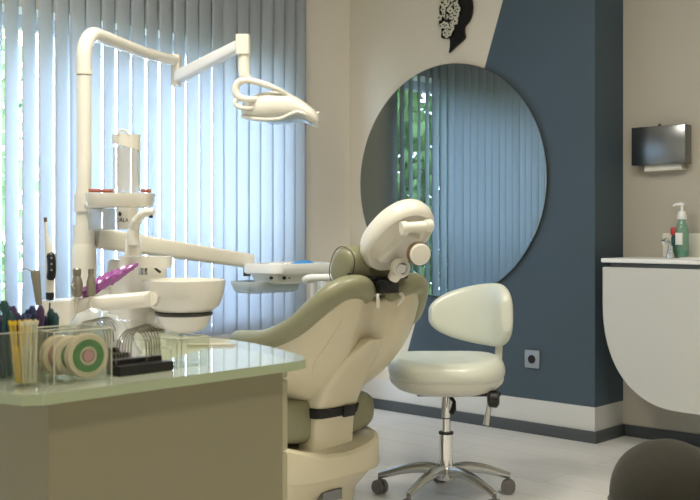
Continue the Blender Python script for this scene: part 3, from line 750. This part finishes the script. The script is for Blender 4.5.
rim_l = [at(x, y, 3.58-.0)-FW*q for x, y, q in ((243, 117, .03), (255, 120.5, .066), (270, 122, .084), (282, 121, .086), (291, 117, .083), (299, 114.5, .078), (307, 117, .07), (314, 123, .045), (318, 125.5, .012))]
MB().tube(spline(rim_l, 4), .0055, 8).build('rim_moulding', unit_m, head)
MB().tube(spline([at(290, 97, 3.53), at(277, 89, 3.5), at(262, 83.5, 3.5), at(248, 80.5, 3.5), at(238.5, 82.5, 3.5), at(235.5, 90, 3.5), at(239, 97, 3.5), at(248, 99.5, 3.5), at(256, 99, 3.52)], 5), [.009]*8+[.011]*10+[.0135]*15+[.012]*8, 14).build('handle', unit_m, lampt)
MB().tube(spline([at(240, 97, 3.5), at(235.5, 101, 3.5), at(237, 106, 3.5), at(246, 108.5, 3.5), at(256, 107, 3.53)], 4), .0085, 12).build('handle', unit_m, lampt)
MB().tube([at(315, 113.5, 3.57), at(319, 112.5, 3.57)], .004, 8).build('knob', unit_w, head)

# ---------------------------------------------------------------- instrument tray on its swing arm
tr = thing('instrument_tray', tuple(at(290, 270, 3.8)), 'white instrument tray on a long swing arm over the seat of the chair', 'tray')
a0 = V(px0, py0, 0)+V(0, 0, at(92, 236, 3.3).z); a1 = at(249, 261, 3.82)
rg = []
dr = (a1-a0).normalized(); sd = dr.cross(V(0, 0, 1)).normalized(); uu = sd.cross(dr)
for t in (.055, .065, .5, .98, 1):
    rg.append(sring(a0.lerp(a1, t), sd, uu, .032*(1 if .06 < t < .99 else .9), (.034-.008*t), 6, 28))
MB().loft(rg).build('swing_arm', unit_w, tr)
MB().cyl(V(px0, py0, a0.z-.035), V(px0, py0, a0.z+.035), .034, 28).build('arm_pivot', unit_m, tr)
MB().cyl(at(247, 268, 3.82), at(247, 276, 3.82), .014, 16).build('tray_pivot', grey_d, tr)
tcc = at(290, 270, 3.8)
def tring(z, s, dx=0, dy=0): return sring((tcc.x+dx, tcc.y+dy, z), UX, UY, .105*s, .165*s, 5, 48)
zt_ = tcc.z
MB().loft([tring(zt_-.012, .96), tring(zt_-.006, 1), tring(zt_+.022, 1), tring(zt_+.027, .985), tring(zt_+.027, .95), tring(zt_+.018, .93)]).build('tray_body', tray_w, tr)
MB().loft([tring(zt_-.048, .6, .0, -.01), tring(zt_-.042, .72, 0, -.01), tring(zt_-.012, .8, 0, -.01)]).build('under_housing', tray_w, tr)
for px__, r_ in ((271, .006), (284, .0065), (289, .003)):
    q = at(px__, 278, 3.67); MB().lathe([(r_, 0), (r_*.8, .008)], q, 12, (.9, -.3, 0)).build('control_button', black, tr)
MB().tube(spline([at(303, 281, 3.62), at(309, 278, 3.6), at(320, 277.5, 3.6), at(336, 277.5, 3.62)], 4), [.006]+[.013]*11+[.01], 14, flat=.7).build('tray_handle', tray_w, tr)
MB().loft([sring(at(266, y, 3.78), UX, UY, .075*s, .13*s, 5, 40) for y, s in ((292, .80), (290, .9), (282, 1), (280.5, 1), (280.5, .97), (287, .9))]).build('lower_shelf', shelf_m, tr)
p0 = at(313.5, 230, 4.2); p1 = at(322, 230, 4.15)
MB().box((p0.x-.01, p0.y-.01, 0), (p0.x+.01, p0.y+.01, zt_-.02), .003).build('support_post', unit_w, tr)
MB().box((p1.x-.012, p1.y-.012, 0), (p1.x+.012, p1.y+.012, zt_-.02), .003).build('support_post', tray_w, tr)
pm_ = (p0+p1)/2
MB().box((pm_.x-.13, pm_.y-.13, 0), (pm_.x+.13, pm_.y+.13, .02), .006).build('post_foot', unit_w, tr)
MB().tube([V(pm_.x, pm_.y, zt_-.03), V(tcc.x, tcc.y, zt_-.03)], .014, 12).build('post_arm', tray_w, tr)
# instruments lying on the tray
ri = random.Random(5)
for i in range(7):
    x = 252+i*11; c = at(x, 262, 3.8); c.z = zt_+.0215; a = ri.uniform(-.3, .3)
    d = RT*math.cos(a)*.035+FW*math.sin(a)*.035
    if i in (4,): continue
    tag(MB().tube([c-d, c-d*.3, c, c+d*.5, c+d], [.0015, .0035, .003, .0035, .001], 8).build('dental_instrument', chrome if i % 2 else white_p), ['slim white hand instrument at the left end of the white tray', 'chrome hand instrument, second from the left end of the white tray', 'slim white hand instrument left of the blue glove on the tray', 'chrome hand instrument just left of the blue glove on the tray', '', 'chrome hand instrument just right of the blue glove on the tray', 'slim white hand instrument at the right end of the white tray'][i], 'instrument', 'hand instruments on the tray')
c = at(303, 262, 3.8); c.z = zt_+.0195
gm = MB(); rows = []
for i in range(11):
    row = []
    for j in range(11):
        u, v_ = i/10*2-1, j/10*2-1; e_ = max(0, 1-(u*u+v_*v_)*.8)
        row.append(c+RT*(u*.045)+FW*(v_*.045)+V(0, 0, .001+e_*(.010+.012*ri.random())))
    rows.append(row)
tag(gm.grid(rows).build('folded_glove', blue_s, sub=1), 'crumpled bright blue glove lying on the white instrument tray', 'glove')
fm = MB(); rows = []
c = at(276, 262, 3.8); c.z = zt_+.027
for i in range(15):
    row = []
    for j in range(9):
        row.append(c+UX*((j/8*2-1)*.095)+UY*((i/14*2-1)*.15-.005)+V(0, 0, .002+ri.random()*.012))
    rows.append(row)

# ---------------------------------------------------------------- handpieces in the holder
def hp(name, label, x, yt, yb, Z, m, prof, cat, extra=None, tilt=0):
    b = at(x, yb, Z); t_ = at(x+tilt, yt, Z)
    o = thing(name, tuple(b), label, cat)
    L_ = (t_-b).length; MB().lathe([(r, q*L_) for r, q in prof], b, 20, t_-b).build('body', m, o)
    return o, b, t_
o, b, t_ = hp('suction_handle', 'thick grey suction handle standing in the unit holder, left of the pair', 77, 268, 297, 2.97, hand_g, [(.010, 0), (.013, .02), (.016, .1), (.0165, .45), (.014, .6), (.010, .72), (.012, .78), (.0125, .95), (.009, 1)], 'suction handle')
MB().tube([at(74, 284, 2.95), at(72, 286, 2.94), at(74, 289, 2.94)], .004, 8).build('slider', hand_g, o)
MB().tube([b, at(75, 303, 2.97), at(74, 320, 2.99), at(74, 360, 3.0)], .006, 10).build('hose', unit_w, o)
o, b, t_ = hp('suction_handle', 'slim grey suction handle standing in the unit holder, right of the pair', 91, 269, 296, 2.97, hand_g, [(.009, 0), (.013, .03), (.0135, .5), (.010, .66), (.0075, .78), (.0085, .84), (.008, 1)], 'suction handle')
MB().tube([b, at(90, 303, 2.97), at(89, 320, 2.99), at(89, 360, 3.0)], .006, 10).build('hose', unit_w, o)
o, b, t_ = hp('air_syringe', 'grey air-water syringe with a thin bent tip at the left of the holder', 39, 270, 305, 2.85, hand_g, [(.008, 0), (.009, .1), (.011, .5), (.013, .85), (.012, .97), (.008, 1)], 'syringe', tilt=-4)
MB().tube(spline([at(37, 271, 2.85), at(31, 271, 2.85), at(26, 269, 2.85), at(21, 270, 2.85)], 4), .0022, 8).build('tip', chrome, o)
b = at(49.5, 306, 2.93)
cw = thing('curing_light', tuple(b), 'slender cream curing light with a black grip standing in the holder', 'curing light')
MB().tube([at(50, 298, 2.93), at(50, 288, 2.93), at(50, 270, 2.93), at(49, 252, 2.93), at(47.5, 243, 2.93), at(46.3, 232, 2.93), at(45.6, 221, 2.93)], [.010, .0115, .0125, .011, .0075, .005, .004], 18).build('wand_body', unit_w, cw)
MB().tube([at(45.6, 222, 2.93), at(45.4, 217.5, 2.93)], [.0045, .005], 12).build('light_tip', brown, cw)
MB().tube(spline([at(50.6, 280, 2.918), at(51.6, 270, 2.918), at(51.2, 258, 2.918), at(49.6, 253, 2.918)], 4), [.009]+[.0125]*10+[.010, .007], 16).build('grip', black, cw)
MB().lathe([(.010, 0), (.012, .006), (.012, .02), (.0095, .024)], at(50, 300, 2.93), 18).build('end_cap', black, cw)
for yy in (258, 264, 270):
    MB().lathe([(.003, 0), (.0025, .001)], at(51.5, yy, 2.904), 10, tuple(-FW)).build('grip_button', outl, cw)
MB().tube([at(50, 301, 2.93), at(49, 320, 2.82), at(48, 360, 2.9)], .0025, 8).build('cable', black, cw)
# purple film sleeve
rows = []; rp_ = random.Random(9)
s0, s1 = at(84, 293, 3.0), at(138, 264, 3.06)
for i in range(22):
    t = i/21; p = s0.lerp(s1, t); w_ = .018+.008*math.sin(PI*t)-.013*t
    rows.append([p+V(0, 0, math.cos(2*PI*k/14)*w_*(.7+.6*rp_.random()))+FW*(math.sin(2*PI*k/14)*w_*(.8+.4*rp_.random())) for k in range(14)])
tag(MB().loft(rows).build('plastic_sleeve', purple, angle=15), 'crumpled purple plastic sleeve lying on the holder bar beside the handles', 'plastic sleeve')

# ---------------------------------------------------------------- drawer cabinet with glass top (foreground)
GZ = .76
dk = thing('drawer_cabinet', (2.3, -3.22, 0), 'olive cream drawer cabinet under a pale green glass top in the left foreground', 'cabinet')
MB().box((2.00, -3.456, .02), (2.62, -2.972, .742), .0015).build('body', cab_m, dk, smooth=False)
for i, (z0, z1) in enumerate(((.722, .742), (.585, .719), (.345, .582), (.09, .342))):
    d_ = MB().box((2.03, -2.971, z0), (2.612, -2.950, z1), .005, 3).build('drawer', cab_d, dk)
    if i: MB().box((2.22, -2.9497, z1-.03), (2.42, -2.938, z1-.02), .002).build('handle', chrome, d_)
MB().box((2.05, -3.42, 0), (2.57, -3.0, .02)).build('plinth', black, dk)
gp = [(2.664, -3.49), (2.664, -2.975), (2.655, -2.947), (2.62, -2.918), (2.55, -2.885), (2.46, -2.855), (2.39, -2.835), (2.30, -2.82), (2.22, -2.825), (2.10, -2.86), (1.98, -2.92), (1.97, -3.52), (2.52, -3.52), (2.60, -3.525), (2.645, -3.515)]
gt = tag(MB().prism(gp, (0, 0, .7435), (1, 0, 0), (0, 1, 0), (0, 0, GZ-.7435)).build('glass_top', deskg, smooth=False), 'pale green glass top with a rounded corner lying on the drawer cabinet', 'glass top')
ed = []
for z in (.7438, GZ-.0003): ed.append([V(x*1.0+(.0003 if x > 2.4 else -.0003), y+(.0003 if y > -3.2 else -.0003), z) for x, y in gp])
eb = MB().loft(ed, cap=False).build('glass_edge', deske, gt, smooth=False)

# acrylic box with spools
edgem = mat('polished acrylic edge', '#c9ccbd', .15, coat=.5)
def label_box(lo, hi, name, label):
    o = tag(open_box(MB(), lo, hi, .0022).build(name, clearm, smooth=False), label, 'box')
    (x0, y0, z0_), (x1, y1, z1) = lo, hi; m_ = MB(); w_ = .0011
    loop = [V(x0, y0, z1), V(x1, y0, z1), V(x1, y1, z1), V(x0, y1, z1), V(x0, y0, z1)]
    for i in range(4):
        m_.tube([loop[i], loop[i+1]], w_, 6); m_.tube([loop[i], V(loop[i].x, loop[i].y, z0_+.001)], w_, 6)
    m_.build('polished_edge', edgem, o)
    return o
z0 = GZ+.0005
label_box((2.515, -3.438, z0), (2.605, -3.335, z0+.082), 'acrylic_box', 'clear acrylic box holding round spools at the front of the glass top')
def spool(x, y, z, col, label, r=.0225, tilt=0):
    ax_ = Vector((1, -.12+tilt, .02)).normalized(); c = V(x, y, z)
    o = thing('chain_spool', (x, y, z-r-.012), label, 'spool', 'spools in the clear box')
    MB().lathe([(r+.008, -.007), (r+.009, -.006), (r+.009, -.004), (r, -.004), (r, .004), (r+.0085, .004), (r+.009, .006), (r+.008, .007), (.011, .007), (.011, -.007)], c, 40, ax_, cap=False).build('flange', cream_r, o)
    MB().lathe([(r, .0075), (r, .0095), (r*.58, .0095), (r*.58, .0075)], c, 40, ax_, cap=False).build('coloured_ring', col, o)
    MB().lathe([(r*.36, .0072), (r*.34, .0085), (.001, .0085)], c, 24, ax_).build('hub', pinkr, o)
sy = -3.372
spool(2.590, sy, z0+.0395, greenr, 'cream spool with a bright green ring, foremost in the clear box', .026)
spool(2.568, sy-.012, z0+.0385, greenr, 'spool just behind the foremost one in the clear box', .023, .05)
spool(2.545, sy-.022, z0+.0385, pinkr, 'spool rearmost in the row inside the clear box', .023, .1)

# cup of brushes
cx_, cy_ = 2.566, -3.462
cup = MB(); h_ = .082
for s_, (a, b2) in enumerate(((.0155, .021), (.0138, .0193))):
    pass
rg = [sring((cx_, cy_, z), UX, UY, a, a, 7, 28) for z, a in ((z0, .0165), (z0+h_, .0215), (z0+h_, .0200), (z0+.004, .0152), (z0+.004, .004))]
tag(MB().loft(rg).build('square_cup', clearm, angle=30), 'clear square cup packed with yellow and white applicators on the glass top', 'cup')
rb_ = random.Random(21)
proto = {}
def applicator(kind, m):
    o = thing('applicator', (0, 0, 0), '', 'applicator', None)
    MB().lathe([(.0011, 0), (.0012, .055), (.0012, .0555)], (0, 0, 0), 6).build('stick', m, o)
    MB().lathe([(.0007, .0555), (.0006, .088), (.0014, .09), (.0017, .093), (.001, .0955)], (0, 0, 0), 6).build('brush_tip', m, o)
    return o
protos = {'y': applicator('y', yellow), 'w': applicator('w', pale_b)}
used = set()
LBL = {'y': ('yellow applicator stick standing in the square cup', 'yellow applicators in the square cup'), 'w': ('whitish applicator stick standing in the square cup', 'white applicators in the square cup')}
def dup(o):
    c = o.copy(); COL.objects.link(c)
    for ch in list(o.children):
        d = ch.copy(); COL.objects.link(d); d.parent = c
    return c
for i in range(44):
    gx, gy = (i % 7)-3, (i//7)-3
    x = gx*.0038+rb_.uniform(-.0008, .0008); y_ = gy*.0040+rb_.uniform(-.0008, .0008)
    kk = 'y' if (x*.73+y_*.68 < -.0015 or rb_.random() < .15) else 'w'
    o = protos[kk] if kk not in used else dup(protos[kk]); used.add(kk)
    o['label'], o['group'] = LBL[kk]
    o.location = (cx_+x, cy_+y_, z0+.0046); o.rotation_euler = (-y_*6+rb_.uniform(-.05, .05), x*6+rb_.uniform(-.05, .05), 0)

# organizer with coloured handles at the left edge
label_box((2.36, -3.485, z0), (2.50, -3.335, z0+.075), 'acrylic_organizer', 'long clear acrylic organizer full of dark blue handles at the left of the glass top')
ro = random.Random(4)
for i in range(30):
    x = 2.376+.0185*(i % 6)+ro.uniform(-.002, .002)+.004; y_ = -3.47+.0285*(i//6)+ro.uniform(-.002, .002)
    m_, nm = [(navy, 'dark blue'), (navy, 'dark blue'), (violet, 'dark violet'), (tealb, 'dark teal')][ro.randrange(4)]
    hgt = ro.uniform(.088, .112)
    o = thing('brush_handle', (x, y_, z0+.0025), '%s plastic handle standing in the clear organizer' % nm, 'handle', '%s handles in the organizer' % nm)
    MB().lathe([(.0045, 0), (.005, .003), (.004, hgt*.6), (.0065, hgt*.75), (.007, hgt*.92), (.003, hgt)], (x, y_, z0+.0025), 10).build('grip', m_, o)
o = thing('teal_probe', (2.49, -3.47, z0+.0025), 'tall teal handle with a round top rising above the organizer', 'handle')
p = V(2.488, -3.4585, 0)
MB().lathe([(.0035, 0), (.003, .09), (.0035, .103), (.007, .110), (.0075, .118), (.004, .124)], (p.x, p.y, z0+.0025), 12).build('grip', tealb, o)

# wire racks of archwires
def rack(x, y, label, n_=6, w_=.034, h=.075, base_=True):
    o = thing('archwire_rack', (x, y, z0), label, 'rack')
    if base_:
        MB().box((x-.012, y-.052, z0), (x+.012, y+.058, z0+.016), .001).box((x-.03, y-.050, z0), (x-.012, y+.050, z0+.024), .001).build('black_base', black, o, smooth=False)
    for i in range(n_):
        xx = x-.004-.009*i; yy = y-.018+.012*i
        pts = [V(xx, yy-w_, z0+.012), V(xx, yy-w_, z0+h*.45), V(xx, yy-w_*.9, z0+h*.72), V(xx, yy-w_*.5, z0+h*.94), V(xx, yy, z0+h), V(xx, yy+w_*.5, z0+h*.94), V(xx, yy+w_*.9, z0+h*.72), V(xx, yy+w_, z0+h*.45), V(xx, yy+w_, z0+.012)]
        MB().tube(spline(pts, 3), .0011, 6).build('archwire', wire_m, o)
    return o
o = rack(2.585, -3.262, 'black-based rack of nested archwires at the front of the glass top', w_=.03)
o2 = rack(2.43, -3.245, 'second rack of nested archwires standing behind the spool box', w_=.034, h=.078)
# clear curved cover of the front rack
rows = []
for i in range(9):
    a = PI*i/8; rows.append([V(2.535+dx, -3.262-.058*math.cos(a)*(1+.06*math.sin(a)), z0+.002+.086*math.sin(a)**.7) for dx in (-.03, 0.0, .028)])
cv_ = MB().grid(rows).build('clear_cover', clearm, o, sub=1)
label_box((2.50, -3.185, z0), (2.58, -3.115, z0+.05), 'acrylic_box', 'low empty clear acrylic box right of the archwire racks')
# crumpled film over the rear rack
rows = []; rf_ = random.Random(13)
c = V(2.34, -3.19, z0)
for i in range(13):
    row = []
    for j in range(11):
        u, v_ = i/12*2-1, j/10*2-1
        row.append(c+RT*(u*.075)+FW*(v_*.05)+V(0, 0, .001+.084*max(0, 1-abs(u)**3)*(1-.8*v_*v_)+rf_.uniform(0, .008)*(1 if abs(u) < .9 else 0)))
    rows.append(row)
tag(MB().grid(rows).build('plastic_bag', film, angle=20), 'crumpled clear plastic bag behind the archwire racks', 'plastic bag')
# spatula on the glass
c = V(2.36, -2.93, GZ+.001)
tag(MB().prism([(-.05, -.006), (.035, -.004), (.05, 0), (.035, .004), (-.05, .006)], c, Vector((.70, .71, 0)), Vector((-.71, .70, 0)), (0, 0, .004)).build('wooden_spatula', cream_r, bevel=.001), 'flat cream spatula lying near the back edge of the glass top', 'spatula')
